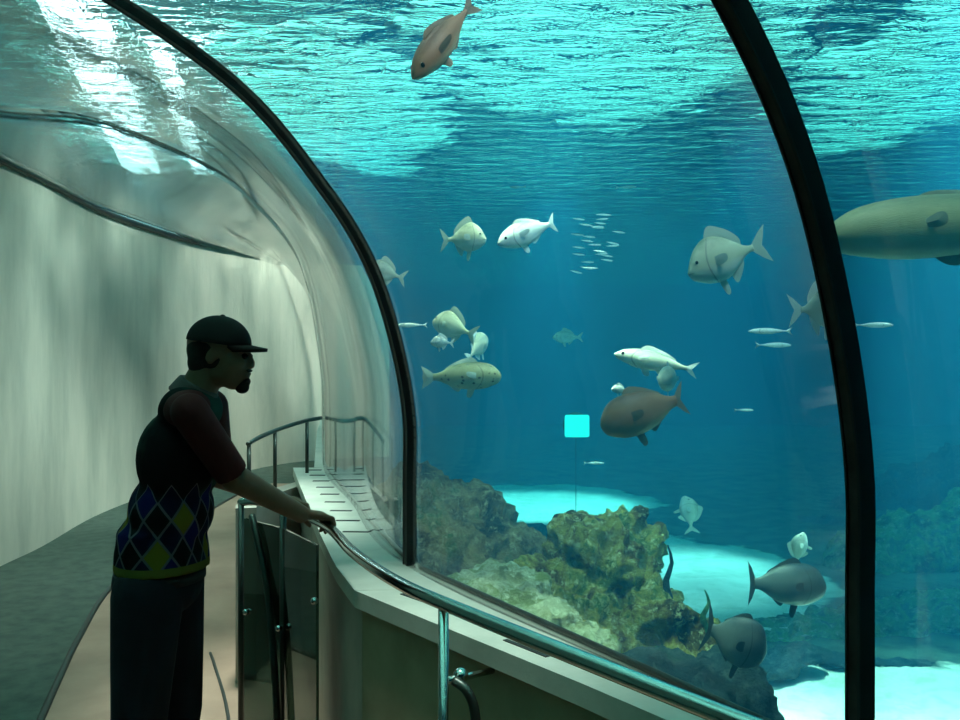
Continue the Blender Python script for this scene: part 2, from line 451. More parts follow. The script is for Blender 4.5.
def blob(cx, cy, rx, ry):
    ex = k.math('DIVIDE', k.math('SUBTRACT', sp_.outputs[0], cx), rx); ey = k.math('DIVIDE', k.math('SUBTRACT', sp_.outputs[1], cy), ry)
    q = k.math('ADD', k.math('MULTIPLY', ex, ex), k.math('MULTIPLY', ey, ey))
    return k.math('ADD', q, k.math('MULTIPLY_ADD', wob, 1.6, -.8))
qq = None
for a_ in ((2.9,12.2,1.5,2.6),(1.4,18.5,2.2,2.6),(.5,12.6,1.2,1.8),(3.4,7.3,2.6,1.35),(6.5,7.6,3.2,1.5)):
    bb = blob(*a_); qq = bb if qq is None else k.math('MINIMUM', qq, bb)
grit_caustics = k.ramp(k.noise(co, 5.5, 6, .7, .6), [(.50,(0,0,0)),(.60,(1,1,1))])  # gravel specks, with caustic light mottling put into the sand colour
snd = k.mix(k.math('MULTIPLY', grit_caustics, .28), snd, (.20,.30,.20))
k.l(k.mix(k.ramp(qq, [(.85,(0,0,0)),(1.0,(1,1,1))]), snd, gnd), k.b.inputs['Base Color'])
k.l(k.bump(k.noise(co, 20, 5), .4, .03), k.b.inputs['Normal'])
M['sand'] = m
tag(from_bm('tank_bed', bed(), M['sand'], None, True), kind='structure')

m = bpy.data.materials.new('sea_water'); m.use_nodes = True; k = N(m); k.t.nodes.remove(k.b)
vs = k.n('ShaderNodeVolumeScatter'); vs.inputs['Color'].default_value = (.05,.52,1.0,1); vs.inputs['Density'].default_value = .022; vs.inputs['Anisotropy'].default_value = .2
va = k.n('ShaderNodeVolumeAbsorption'); va.inputs['Color'].default_value = (.0,.80,.87,1); va.inputs['Density'].default_value = .14
ad = k.n('ShaderNodeAddShader'); k.l(vs.outputs[0], ad.inputs[0]); k.l(va.outputs[0], ad.inputs[1]); k.l(ad.outputs[0], k.o.inputs['Volume'])
M['water'] = m
wfp = [(21.98,-4.38),(21.98,39.98),(-6.85,39.9),(-2.72,15.75),(-1.42,15.66),(-1.38,15.4),(-1.9,14.6),(-2.2,14.2),(-1.82,12),(-1.38,9),(-.87,5.93),(-.50,4.5),(-.13,3.16),(.74,1.6),(2.4,-1.35),(4.0,-4.38)]
o = slab('water', wfp, BED-.3, 4.56, M['water']); tag(o, 'clear blue-green sea water filling the big tank', 'water', kind='stuff')

wl = [(-6.98,-4.38),(3.98,-4.38)]+[(x-.01,y) for x, y in reversed(wfp[4:-1])]+[(-2.74,15.74),(-6.98,15.74)]
o = slab('water', wl, 3.26, 4.56, M['water']); tag(o, 'layer of sea water lying over the tunnel vault', 'water', kind='stuff')

# rippled surface seen from below
m = bpy.data.materials.new('water_surface'); m.use_nodes = True; k = N(m); k.t.nodes.remove(k.b)
v = k.coord((1,2.6,1), (0,0,math.radians(-14)))
h1 = k.noise(v, 1.7, 4, .62, .5)
co = k.coord(); sx = k.n('ShaderNodeSeparateXYZ'); k.l(co, sx.inputs[0]); wob = k.noise(co, .9, 3, .55)
qq = None; wob2 = k.noise(k.coord((1,.5,1)), 3.2, 4, .7)
for cx, cy_, rx, ry in ((1.3,8.6,2.0,3.6),(-1.7,11.6,1.5,3.4),(5.0,9.6,1.7,4.2),(-.6,6.4,1.2,1.4),(2.0,4.0,3,2.0),(-3.55,7.9,.42,1.7),(-4.2,10.5,.5,1.9),(-5.1,13.6,.6,2.2),(-3.3,9.8,.3,1.4),(-3.9,12.4,.33,1.7),(-4.5,15,.36,1.5)):
    ex = k.math('DIVIDE', k.math('SUBTRACT', sx.outputs[0], cx), rx); ey = k.math('DIVIDE', k.math('SUBTRACT', sx.outputs[1], cy_), ry)
    q = k.math('ADD', k.math('MULTIPLY', ex, ex), k.math('MULTIPLY', ey, ey))
    if rx < .7: q = k.math('ADD', q, k.math('MULTIPLY_ADD', wob2, 5.0, -2.3))
    qq = q if qq is None else k.math('MINIMUM', qq, q)
qq = k.math('ADD', qq, k.math('MULTIPLY_ADD', wob, 2.0, -1.0))
patch = k.ramp(qq, [(.45,(1,)*3),(1.0,(.16,)*3)])
hh = k.math('MULTIPLY', h1, patch)
b = k.n('ShaderNodeBump'); b.inputs['Strength'].default_value = 1; b.inputs['Distance'].default_value = 1.1; k.l(hh, b.inputs['Height'])
fr = k.n('ShaderNodeFresnel'); fr.inputs['IOR'].default_value = 1.33; k.l(b.outputs[0], fr.inputs['Normal'])
tr = k.n('ShaderNodeBsdfTransparent'); gl = k.n('ShaderNodeBsdfGlossy'); gl.inputs['Roughness'].default_value = .08
gl.inputs['Color'].default_value = (.9,.95,.95,1)
k.l(b.outputs[0], gl.inputs['Normal'])
mx = k.n('ShaderNodeMixShader'); k.l(fr.outputs[0], mx.inputs[0]); rf = k.n('ShaderNodeBsdfRefraction'); rf.inputs['IOR'].default_value = 1.33; rf.inputs['Roughness'].default_value = .05; k.l(b.outputs[0], rf.inputs['Normal'])
m2 = k.n('ShaderNodeMixShader'); m2.inputs[0].default_value = .6; k.l(tr.outputs[0], m2.inputs[1]); k.l(rf.outputs[0], m2.inputs[2])
k.l(m2.outputs[0], mx.inputs[1]); k.l(gl.outputs[0], mx.inputs[2]); k.l(mx.outputs[0], k.o.inputs[0])
M['surface'] = m
bm = bmesh.new(); q = [bm.verts.new(p) for p in ((-7.2,-4.6,4.6),(22.2,-4.6,4.6),(22.2,40.2,4.6),(-7.2,40.2,4.6))]; bm.faces.new(q)
me = bpy.data.meshes.new('water_surface'); bm.to_mesh(me); bm.free()
o = link('water_surface', me, M['surface']); tag(o, 'rippled underside of the water surface with bright cyan glints', 'water surface', kind='stuff')

# ---------------------------------------------------------------- rocks
def rockmat(name, cols, scale=3.0):
    m = mat(name, cols[0], .95, 0, .1); k = N(m); v = k.coord()
    n1 = k.noise(v, scale, 8, .65, .4); n2 = k.noise(v, scale*4.5, 6, .7)
    c = k.ramp(n1, [(.36,cols[0]),(.45,cols[1]),(.54,cols[2]),(.62,cols[3])])
    c = k.mix(k.ramp(n2, [(.52,(0,0,0)),(.66,(1,1,1))]), c, cols[4])
    k.l(c, k.b.inputs['Base Color'])
    k.l(k.bump(k.noise(v, scale*6, 6, .75), 1, .11), k.b.inputs['Normal']); return m
M['rock'] = rockmat('encrusted_rock', [(.03,.02,.008),(.20,.12,.03),(.50,.40,.09),(.14,.20,.05),(.85,.75,.38)])
M['rock_brown'] = rockmat('brown_rock', [(.03,.022,.015),(.15,.10,.05),(.30,.21,.10),(.12,.15,.06),(.42,.34,.20)])
M['rock_pale'] = rockmat('pale_crusted_rock', [(.20,.22,.12),(.42,.42,.24),(.62,.62,.42),(.30,.34,.14),(.85,.85,.65)])
M['rock_green'] = rockmat('algae_rock', [(.03,.07,.03),(.09,.22,.09),(.18,.38,.14),(.10,.20,.14),(.40,.52,.32)])
M['rock_dark'] = rockmat('dark_rock', [(.015,.03,.035),(.03,.06,.07),(.05,.08,.09),(.03,.07,.06),(.10,.14,.14)])
def rock(blobs, m, label, voxel=.045, amp=.13, freq=3.0, grp=None, name='rock', seed=0):
    """blobs: (px, py, d, rx, ry, rz) in metres around image-derived centres"""
    bm = bmesh.new()
    for (px, py, d, rx, ry, rz) in blobs: ell(bm, at(px,py,d), (rx,ry,rz), seg=16, rings=12)
    sv = Vector((seed*3.1, seed*1.7, seed))
    def dsp(co):
        a = noise.fractal(co*freq+sv, .9, 2.1, 5)
        r = abs(noise.noise(co*freq*1.9+sv)); q = abs(noise.noise(co*freq*4.3+sv))
        return amp*a*.9 + amp*1.1*(.28-r) + amp*.5*(.25-q)
    o = remeshed(name, bm, voxel, m, None, 3, dsp)
    return tag(o, label, 'rock', grp)
rock([(430,560,7.2,.50,.6,.35),(410,520,7.6,.40,.5,.42),(460,530,7.8,.45,.5,.36),(500,565,7.8,.36,.5,.34),(455,640,7.2,.65,.8,.7),(500,640,7.6,.7,.7,.6),(425,620,7,.45,.6,.8)],
     M['rock_brown'], 'round brown reef rock just beyond the black rib', seed=1)
rock([(600,585,7.3,.42,.5,.50),(612,548,7.5,.36,.4,.22),(585,552,7.3,.22,.3,.14),(640,545,7.5,.17,.3,.16),(620,520,7.6,.20,.25,.09),(560,600,7.0,.40,.5,.25),(600,660,7.0,.7,.7,.5),
      (650,625,6.9,.28,.4,.28),(680,665,6.6,.35,.5,.25),(650,700,6.6,.6,.6,.4),(540,640,6.7,.5,.6,.4)],
     M['rock'], 'craggy ochre and green rock with an overhanging head, middle of the tank', seed=2, amp=.17, voxel=.028)
rock([(500,600,5.9,.32,.4,.18),(470,598,5.7,.20,.3,.12),(530,625,5.7,.28,.4,.18),(570,655,5.5,.25,.3,.16),(500,680,5.6,.5,.5,.35),(590,720,5.4,.5,.5,.3)],
     M['rock_pale'], 'pale crusted rock low against the glass, left of the ochre rock', seed=3, amp=.08, freq=5, voxel=.03)
rock([(690,690,5.9,.25,.4,.2),(735,690,6.0,.22,.4,.25),(640,690,5.9,.3,.4,.2),(720,740,5.8,.4,.5,.3)],
     M['rock_dark'], 'dark rock slope at the foot of the ochre rock, by the chrome rail', seed=4, amp=.1)
# low reefs further out
rock([(560,533,15,1.0,.4,.12),(520,537,15,.8,.4,.13),(630,540,15,.7,.5,.16)], M['rock_dark'], 'low dark reef between two bright sand patches', .08, .12, 1.6, seed=5)
rock([(700,535,16.5,1.2,.6,.25),(760,537,16.5,1.3,.6,.28),(820,540,16,1.2,.6,.32),(880,545,16,1.6,.6,.5)], M['rock_dark'], 'long dark reef ridge behind the bright sand patch', .09, .15, 1.3, seed=6)
rock([(900,560,13,1.0,.7,.5),(950,555,13,1.1,.7,.65),(1010,550,13,1.3,.8,.8),(870,575,12.6,.7,.6,.35)], M['rock_green'], 'high green reef mound at the right frame edge', .07, .18, 1.7, seed=7)
rock([(830,628,9.9,.6,.5,.16),(890,622,10.1,.8,.5,.2),(950,620,10.2,.8,.6,.25),(1010,615,10.3,.8,.6,.3),(790,640,9.6,.35,.4,.1)], M['rock_green'], 'low green algae covered reef above the white sand', .06, .14, 2.2, seed=8)
rock([(930,500,18,1.5,.8,.6),(1000,490,18,1.6,.8,.9),(870,515,18,.9,.8,.35)], M['rock_dark'], 'distant dark reef hill at the right, in blue haze', .1, .25, 1.2, seed=9)
rock([(800,655,8.4,.3,.25,.06),(770,668,8.2,.25,.2,.07),(840,660,8.6,.2,.2,.05)], M['rock_dark'], 'small flat stones on the white sand beside the dark rib', .035, .05, 4, seed=10)
rock([(905,664,8.6,.32,.12,.03)], M['rock_dark'], 'thin dark stone patch on the white sand right of the rib', .03, .04, 5, seed=11)

# upright sponges / fronds
def frond(px, py0, py1, d, w, label, m):
    a = at(px, py0, d); b = at(px+3, py1, d); bm = bmesh.new()
    n = 8; pts = [a.lerp(b, i/n)+Vector((.02*math.sin(i*1.3),0,0)) for i in range(n+1)]
    tube_bm(bm, pts, [w*(1-.85*(i/n)**1.4) for i in range(n+1)], 8)
    return tag(from_bm('sea_whip', bm, m, None, True), label, 'sea whip', 'upright sea whips')
frond(667,615,545,6.9,.035,'dark upright sea whip against the bright sand, right side of the ochre rock',M['rock_dark'])
frond(704,640,590,6.6,.03,'short green sea whip below the bright sand',M['rock_green'])

# ---------------------------------------------------------------- fish
def fishmat(name, back, side, belly, spots=None, rough=.45, sscale=9):
    m = mat(name, side, rough, 0, .5); k = N(m)
    c = k.n('ShaderNodeTexCoord'); sp = k.n('ShaderNodeSeparateXYZ'); k.l(c.outputs['Generated'], sp.inputs[0])
    nz = k.noise(k.coord((1,1,1),kind='Generated'), 7, 4, .6)
    z = k.math('MULTIPLY_ADD', nz, .22, sp.outputs[2]); z = k.math('SUBTRACT', z, .11)
    col = k.ramp(z, [(.22,belly),(.45,side),(.72,side),(.92,back)])
    gx = k.math('MULTIPLY_ADD', k.math('POWER', k.math('ABSOLUTE', k.math('SUBTRACT', sp.outputs[2], .5)), 2), .5, sp.outputs[0])
    gl_ = k.math('LESS_THAN', k.math('ABSOLUTE', k.math('SUBTRACT', gx, .755)), .010)
    mo = k.math('MULTIPLY', k.math('LESS_THAN', k.math('ABSOLUTE', k.math('SUBTRACT', sp.outputs[2], .36)), .012), k.math('GREATER_THAN', sp.outputs[0], .94))
    col = k.mix(k.math('MULTIPLY', k.math('MAXIMUM', gl_, mo), 0.0 if name[:2] in ('ol','br') and 'bream' not in name else .45), col, tuple(c_*.25 for c_ in back))
    if spots:
        vo = k.n('ShaderNodeTexVoronoi'); vo.inputs['Scale'].default_value = sscale; k.l(k.coord((1,.6,.5),kind='Generated'), vo.inputs['Vector'])
        f = k.ramp(vo.outputs['Distance'], [(.16,(1,1,1)),(.26,(0,0,0))])
        col = k.mix(f, col, spots)
    k.l(col, k.b.inputs['Base Color'])
    k.l(k.bump(k.noise(k.coord((1,1,1),kind='Generated'), 60, 2), .2, .01), k.b.inputs['Normal']); return m
FM = {
 'pale': fishmat('pale_scales', (.34,.40,.32), (.74,.76,.62), (.9,.92,.82)),
 'silver': fishmat('silver_scales', (.30,.36,.34), (.80,.85,.80), (.95,.97,.92), None, .3),
 'bream': fishmat('bream_scales', (.42,.43,.28), (.85,.82,.58), (.95,.95,.85)),
 'grouper': fishmat('grouper_scales', (.14,.15,.06), (.46,.44,.24), (.66,.66,.46), (.05,.06,.03)),
 'brown': fishmat('brown_scales', (.26,.11,.06), (.56,.27,.15), (.70,.42,.24)),
 'olive': fishmat('olive_scales', (.30,.32,.16), (.60,.58,.28), (.75,.72,.45), None, .6),
 'grey': fishmat('grey_scales', (.05,.06,.07), (.14,.155,.155), (.24,.26,.25)),
 'dark': mat('dark_fin', (.06,.07,.07), .6),
 'fin': mat('pale_fin', (.62,.68,.58), .5), 'finb': mat('brown_fin', (.48,.34,.24), .6), 'fino': mat('olive_fin', (.38,.40,.26), .6),
 'eye': mat('fish_eye', (.01,.01,.01), .15), 'finw': mat('white_fin', (.9,.95,.9), .4),
}
def body_bm(L, H, W, kind):
    """nose at +X/2; H, W full height and width"""
    prof = {'bream': [(0,.04,-.10),(.05,.34,-.10),(.15,.70,-.02),(.30,.97,.02),(.42,1,.02),(.55,.88,.0),(.70,.55,0),(.82,.25,0),(.90,.15,0),(.95,.16,0)],
            'long': [(0,.06,-.05),(.05,.36,-.04),(.15,.68,0),(.30,.95,0),(.45,1,0),(.60,.86,0),(.75,.56,0),(.86,.30,0),(.93,.21,0),(.96,.22,0)],
            'bulk': [(0,.12,-.05),(.04,.45,-.05),(.14,.80,0),(.30,1,0),(.50,.98,0),(.68,.80,0),(.80,.52,0),(.88,.33,0),(.94,.27,0),(.97,.27,0)]}[kind]
    pr = catmull([Vector(p) for p in prof], 3); bm = bmesh.new(); seg = 18; rings = []
    for p in pr:
        x = L*(.5-p.x); h = max(.02,p.y)*H/2; w = max(.02, p.y**.8)*W/2*(1-.55*max(0,(p.x-.5)/.5)); zc = p.z*H
        rings.append([bm.verts.new((x, w*math.cos(a), zc+h*math.sin(a))) for a in [2*math.pi*i/seg for i in range(seg)]])
    for a, b in zip(rings, rings[1:]):
        for i in range(seg): bm.faces.new((a[i],a[(i+1)%seg],b[(i+1)%seg],b[i]))
    bm.faces.new(rings[0]); bm.faces.new(rings[-1][::-1]); return bm
def fin(name, pts, m, parent, thick=.006, M4=None):
    """outline in local XZ, lens-thickness plate"""
    if name != 'tail_fin':
        q = [Vector((p[0],p[1],0)) for p in pts]; q = catmull(q+[q[0]], 3)[:-1]; pts = [(p.x,p.y) for p in q]
    bm = bmesh.new(); n = len(pts); c = (sum(p[0] for p in pts)/n, sum(p[1] for p in pts)/n)
    r = [bm.verts.new((p[0],0,p[1])) for p in pts]; a = bm.verts.new((c[0],thick,c[1])); b = bm.verts.new((c[0],-thick,c[1]))
    for i in range(n):
        bm.faces.new((r[i],r[(i+1)%n],a)); bm.faces.new((r[(i+1)%n],r[i],b))
    if M4: bm.transform(M4)
    return from_bm(name, bm, m, parent)
def fish(pos, L, H, W, kind, m, finm, yaw, pitch, label, roll=0, tail=.28, fork=.10, dors=.22, name='fish', grp='fish in the tank', cat='fish', taildeep=None, finbig=1):
    root = empty(name, pos); root.rotation_euler = (math.radians(roll), math.radians(-pitch), math.radians(yaw))
    tag(root, label, cat, grp)
    o = from_bm('body', body_bm(L,H,W,kind), FM[m], root, True)
    fm = FM[finm]; td = (taildeep or H*.42)
    xb = -L*.44
    fin('tail_fin', [(xb,.0),(xb-.01*L,H*.10),(xb-tail*L*.55,td*.7),(xb-tail*L,td),(xb-tail*L*.9+fork*L*.3,td*.4),(xb-tail*L+fork*L,0),(xb-tail*L*.9+fork*L*.3,-td*.4),(xb-tail*L,-td),(xb-tail*L*.55,-td*.7),(xb-.01*L,-H*.10)], fm, root, L*.010)
    fin('dorsal_fin', [(L*.20,H*.38),(L*.13,H*(.50+dors*.8)),(L*.05,H*(.52+dors)),(-L*.08,H*(.46+dors*.8)),(-L*.20,H*(.34+dors*.7)),(-L*.30,H*.28),(-L*.27,H*.12),(-L*.1,H*.35)], fm, root, L*.012)
    fin('anal_fin', [(-L*.06,-H*.40),(-L*.12,-H*(.46+dors*.7)),(-L*.22,-H*(.32+dors*.5)),(-L*.28,-H*.2),(-L*.2,-H*.18)], fm, root, L*.010)
    fin('pelvic_fin', [(L*.14,-H*.40),(L*.06,-H*(.50+.28*finbig)),(L*.0,-H*(.50+.22*finbig)),(L*.04,-H*.40)], fm, root, L*.010)
    for s in (-1, 1):
        R = Matrix.Translation((L*.20, s*W*.42, -H*.06)) @ Matrix.Rotation(s*math.radians(-28),4,'Z') @ Matrix.Rotation(math.radians(20),4,'Y')
        fin('pectoral_fin', [(0,.06*H),(-.07*L,.12*H),(-.19*L*finbig,.05*H),(-.17*L*finbig,-.09*H),(-.05*L,-.09*H)], fm, root, L*.006, R)
        bm = bmesh.new(); ell(bm, (L*.385, s*W*.29, H*.08), (L*.022,L*.012,L*.022), seg=12, rings=8); from_bm('eye', bm, FM['eye'], root, True)
    return root
GF = 'fish in the tank'
# seabream facing left, large and pale
fish(at(722,258,5.0), .44, .25, .11, 'bream', 'bream','fin', 196, -18, 'large pale bream facing left with a forked tail, left of the wide rib', tail=.24, fork=.10)
fish(at(525,233,5.6), .42, .15, .09, 'long', 'silver','finw', 212, -20, 'white slender fish heading down left, beside a rounder fish', tail=.14, fork=.05, dors=.10)
fish(at(466,238,5.8), .27, .18, .08, 'bream', 'bream','fin', -22, 2, 'rounded pale fish facing the white slender fish', tail=.22)
fish(at(384,272,5.6), .22, .13, .07, 'bream', 'pale','fin', 200, 15, 'small pale fish half hidden behind the black rib', tail=.22)
fish(at(452,326,6.0), .30, .17, .09, 'bream', 'bream','fin', 150, 20, 'brownish fish at the top of the small cluster by the rib', tail=.22)
fish(at(441,342,5.7), .13, .075, .045, 'bream', 'silver','finw', 190, 5, 'tiny bright white fish inside the small cluster', tail=.2, grp=GF)
fish(at(478,346,6.3), .26, .15, .09, 'bream', 'pale','finw', 60, 35, 'pale turquoise fish turned upward in the small cluster', tail=.25)
fish(at(466,376,5.8), .44, .17, .12, 'bulk', 'grouper','fin', -8, 2, 'spotted olive grouper facing right below the small cluster', tail=.20, fork=.01, dors=.16)
fish(at(566,337,10.5), .34, .14, .09, 'long', 'pale','fin', 205, 0, 'faint distant fish in blue haze, middle of the tank', tail=.22)
# near-surface fish
fish(at(441,42,4.4), .56, .15, .12, 'long', 'brown','finb', 228, -48, 'reddish brown fish diving near the surface at the top', tail=.22, dors=.14)
# giant fish on the right
fish(at(962,224,4.5), 1.42, .30, .24, 'bulk', 'olive','fino', 186, -5, 'huge olive fish cut off by the right frame edge, behind the wide rib', tail=.16, fork=.02, dors=.05, taildeep=.15, finbig=.5)
# fish behind the rib
fish(at(822,308,4.6), .22, .20, .07, 'bream', 'pale','finw', -12, 4, 'pale fish with pointed fins crossing behind the wide rib', tail=.30, fork=.16, dors=.30)
# trio in the middle
fish(at(652,361,5.6), .46, .12, .09, 'long', 'pale','finw', 170, 12, 'slim pale fish with white fins at the top of the trio', tail=.16, dors=.2)
fish(at(668,378,5.3), .24, .14, .10, 'bulk', 'silver','finw', 250, -8, 'white fish turned toward the viewer in the middle of the trio', tail=.24)
fish(at(640,412,5.0), .46, .23, .14, 'bulk', 'brown','finb', 192, -16, 'brown deep bodied fish facing the cyan lamp, lowest of the trio', tail=.16, dors=.12)
fish(at(619,389,5.4), .09, .05, .03, 'bream', 'silver','finw', 185, 5, 'tiny white fish just above the brown fish of the trio', tail=.2)
# dark fish over the sand
fish(at(789,584,6.2), .48, .28, .16, 'bulk', 'grey','dark', -4, 0, 'dark grey fish with tall fins over bright sand, left of the wide rib', tail=.12, fork=.03, dors=.10, taildeep=.15)
fish(at(738,640,5.5), .34, .30, .13, 'bulk', 'grey','dark', -28, -14, 'round grey fish with dark fins low beside the chrome rail', tail=.18, dors=.06, taildeep=.16)
fish(at(799,548,6.9), .24, .13, .06, 'bream', 'pale','fin', 8, 80, 'pale upright fish standing on its tail above the dark grey fish', tail=.18)
fish(at(689,512,8.4), .30, .17, .07, 'bream', 'pale','fin', 170, 82, 'pale blue upright fish hovering over the ridge, right of the ochre rock', tail=.22)
# small silvery fish
sm = [(410,325,6.5,.20),(768,331,6.2,.26),(775,345,6.8,.24),(745,410,7,.13),(595,463,8,.16),(875,325,6.5,.24),(950,245,5.0,.10),(627,187,9,.18),(517,187,9,.14),(570,337,12,.2)]
sl = ['tiny silver fish beside the black rib','slim silver fish left of the fish behind the wide rib','slim bluish fish just below the other slim one near the wide rib',
      'single small white fish between the trio and the wide rib','faint slim fish below the cyan lamp','slim pale fish right of the wide rib',
      'tiny white fish under the huge olive fish','slim fish high in open water above the reflection slivers','tiny slim fish high above the white slender fish','small dim fish next to the faint distant fish']
for (px,py,d,L), lb in zip(sm, sl):
    bm = body_bm(L, L*.16, L*.1, 'long')
    for s in (1,-1):
        a = [bm.verts.new(p) for p in ((-L*.44,0,0),(-L*.62,0,s*L*.11),(-L*.55,0,0),)]
        b2 = bm.verts.new((-L*.5,.004,0)); bm.faces.new((a[0],a[1],b2)); bm.faces.new((a[1],a[2],b2)); bm.faces.new((a[0],a[2],a[1]))
    o = from_bm('small_fish', bm, FM['silver'], None, True); o.location = at(px,py,d)
    o.rotation_euler = (0,0,math.radians(random.choice((-5,175))+random.uniform(-8,8))); tag(o, lb, 'fish', 'small silver fish')
# fish-shaped slivers added in place of a rippled light reflection on the acrylic
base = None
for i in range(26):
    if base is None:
        base = from_bm('reflection_sliver', body_bm(.11,.016,.014,'long'), FM['silver'], None, True); o = base
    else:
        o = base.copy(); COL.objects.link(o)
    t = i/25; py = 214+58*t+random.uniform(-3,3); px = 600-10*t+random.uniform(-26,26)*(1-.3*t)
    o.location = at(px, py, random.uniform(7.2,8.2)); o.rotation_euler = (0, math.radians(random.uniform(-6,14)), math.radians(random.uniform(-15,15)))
    tag(o, 'tiny sliver standing in for a rippled light reflection right of the white slender fish', 'fish', 'slivers standing in for a light reflection')

# underwater lamp
def emat(name, col, s):
    m = bpy.data.materials.new(name); m.use_nodes = True; k = N(m); k.t.nodes.remove(k.b)
    e = k.n('ShaderNodeEmission'); e.inputs[0].default_value = (*col,1); e.inputs[1].default_value = s; k.l(e.outputs[0], k.o.inputs[0]); return m
M['lamp'] = emat('lamp_glow', (.04,1,.85), 1.5); M['strip'] = emat('strip_glow', (.95,1,1), 24)
lp = empty('underwater_lamp', at(577,426,12)); tag(lp, 'bright cyan underwater lamp glowing left of the brown fish', 'lamp')
bm = bmesh.new(); R = Matrix.Rotation(math.radians(90),4,'X')
bmesh.ops.create_cone(bm, cap_ends=True, segments=24, radius1=.17, radius2=.13, depth=.16, matrix=Matrix.Translation((0,.1,0))@R); from_bm('housing', bm, M['dark_metal'], lp)
bm = bmesh.new(); boxbm(bm, (0,0,0), (.32,.06,.29)); o = from_bm('lens', bm, M['lamp'], lp, True); bv = o.modifiers.new('b','BEVEL'); bv.width = .12; bv.segments = 5
bm = bmesh.new(); p = lp.location; tube_bm(bm, [(0,.14,0),(0,.14,BED-p.z-.05)], .004, 8); from_bm('stand', bm, M['dark_metal'], lp)

# strip lamps above the water
def strip(a, b, w, label):
    a = Vector(a); b = Vector(b); t = (b-a).normalized(); s = Vector((t.y,-t.x,0))*w/2
    root = empty('strip_lamp', a); tag(root, label, 'lamp', 'strip lamps above the water')
    for nm, z0, z1, ww, m in (('housing', .04, .12, 1.1, M['dark_metal']), ('tube', 0, .04, 1, M['strip'])):
        v = [a+s*ww,b+s*ww,b-s*ww,a-s*ww]; v = [(p.x,p.y,a.z+z0) for p in v]+[(p.x,p.y,a.z+z1) for p in v]
        keep(from_py(nm, v, [(0,1,2,3),(7,6,5,4),(0,4,5,1),(1,5,6,2),(2,6,7,3),(3,7,4,0)], m), root)
zs = 4.75
def on_z(px, py, z): 
    d = (z-EYE)*F/(360-py); return at(px, py, d)
strip(on_z(60,-20,zs), on_z(150,190,zs), .55, 'wide white strip lamp shining through ripples at the upper left')
strip(on_z(158,40,zs), on_z(213,215,zs), .22, 'narrow broken strip lamp beside the wide one')

# ---------------------------------------------------------------- the man
MM = {}
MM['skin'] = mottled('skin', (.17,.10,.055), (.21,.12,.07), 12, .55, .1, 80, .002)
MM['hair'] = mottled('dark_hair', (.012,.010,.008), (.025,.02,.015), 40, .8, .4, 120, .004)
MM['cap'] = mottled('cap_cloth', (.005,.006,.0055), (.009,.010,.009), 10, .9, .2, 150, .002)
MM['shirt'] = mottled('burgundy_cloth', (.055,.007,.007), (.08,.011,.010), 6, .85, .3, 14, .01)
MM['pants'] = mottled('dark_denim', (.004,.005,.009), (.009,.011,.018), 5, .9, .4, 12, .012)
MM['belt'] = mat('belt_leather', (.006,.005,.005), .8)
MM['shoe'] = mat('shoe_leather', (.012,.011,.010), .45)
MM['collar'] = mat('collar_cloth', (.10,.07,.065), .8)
def argyle():
    m = mat('argyle_knit', (.02,.02,.03), .95, 0, .1); k = N(m)
    c = k.n('ShaderNodeTexCoord'); s = k.n('ShaderNodeSeparateXYZ'); k.l(c.outputs['Object'], s.inputs[0])
    x, y, z = s.outputs
    ang = k.math('ARCTAN2', k.math('MULTIPLY', y, -1), x)
    u = k.math('MULTIPLY', ang, .17*12); w = k.math('MULTIPLY', z, 9.5)
    a = k.math('ADD', u, w); b = k.math('SUBTRACT', u, w)
    fa = k.math('FLOOR', a); fb = k.math('FLOOR', b)
    par = k.math('MODULO', k.math('ADD', k.math('ADD', fa, fb), 100), 2)       # diamonds
    rowi = k.math('MODULO', k.math('ADD', fa, 99), 3)
    navy = (.006,.008,.03); black = (.006,.008,.009); yel = (.17,.14,.015); blue = (.008,.008,.07)
    base = k.mix(k.math('GREATER_THAN', par, .5), navy, black)
    base = k.mix(k.math('MULTIPLY', k.math('GREATER_THAN', par, .5), k.math('LESS_THAN', rowi, .5)), base, yel)
    base = k.mix(k.math('MULTIPLY', k.math('LESS_THAN', par, .5), k.math('GREATER_THAN', rowi, 1.5)), base, blue)
    # thin pale lattice lines running through the diamonds' middles
    la = k.math('ABSOLUTE', k.math('SUBTRACT', k.math('FRACT', k.math('ADD', a, .5)), .5))
    lb = k.math('ABSOLUTE', k.math('SUBTRACT', k.math('FRACT', k.math('ADD', b, .5)), .5))
    ln = k.math('MAXIMUM', k.math('LESS_THAN', la, .055), k.math('LESS_THAN', lb, .055))
    base = k.mix(ln, base, (.12,.11,.12))
    # lower band only; the upper body is plain dark with a dim green panel on the back
    band = k.math('LESS_THAN', k.math('SUBTRACT', fa, fb), 4.5)
    upper = k.mix(k.ramp(k.noise(k.coord(), 5, 3), [(.50,(0,0,0)),(.60,(1,1,1))]), (.008,.009,.010), (.03,.06,.045))
    col = k.mix(band, upper, base)
    hem = k.math('LESS_THAN', z, .018)
    col = k.mix(hem, col, (.15,.13,.025))
    k.l(col, k.b.inputs['Base Color']); k.l(k.bump(k.noise(k.coord(), 60, 3), .4, .004), k.b.inputs['Normal']); return m
MM['vest'] = argyle()

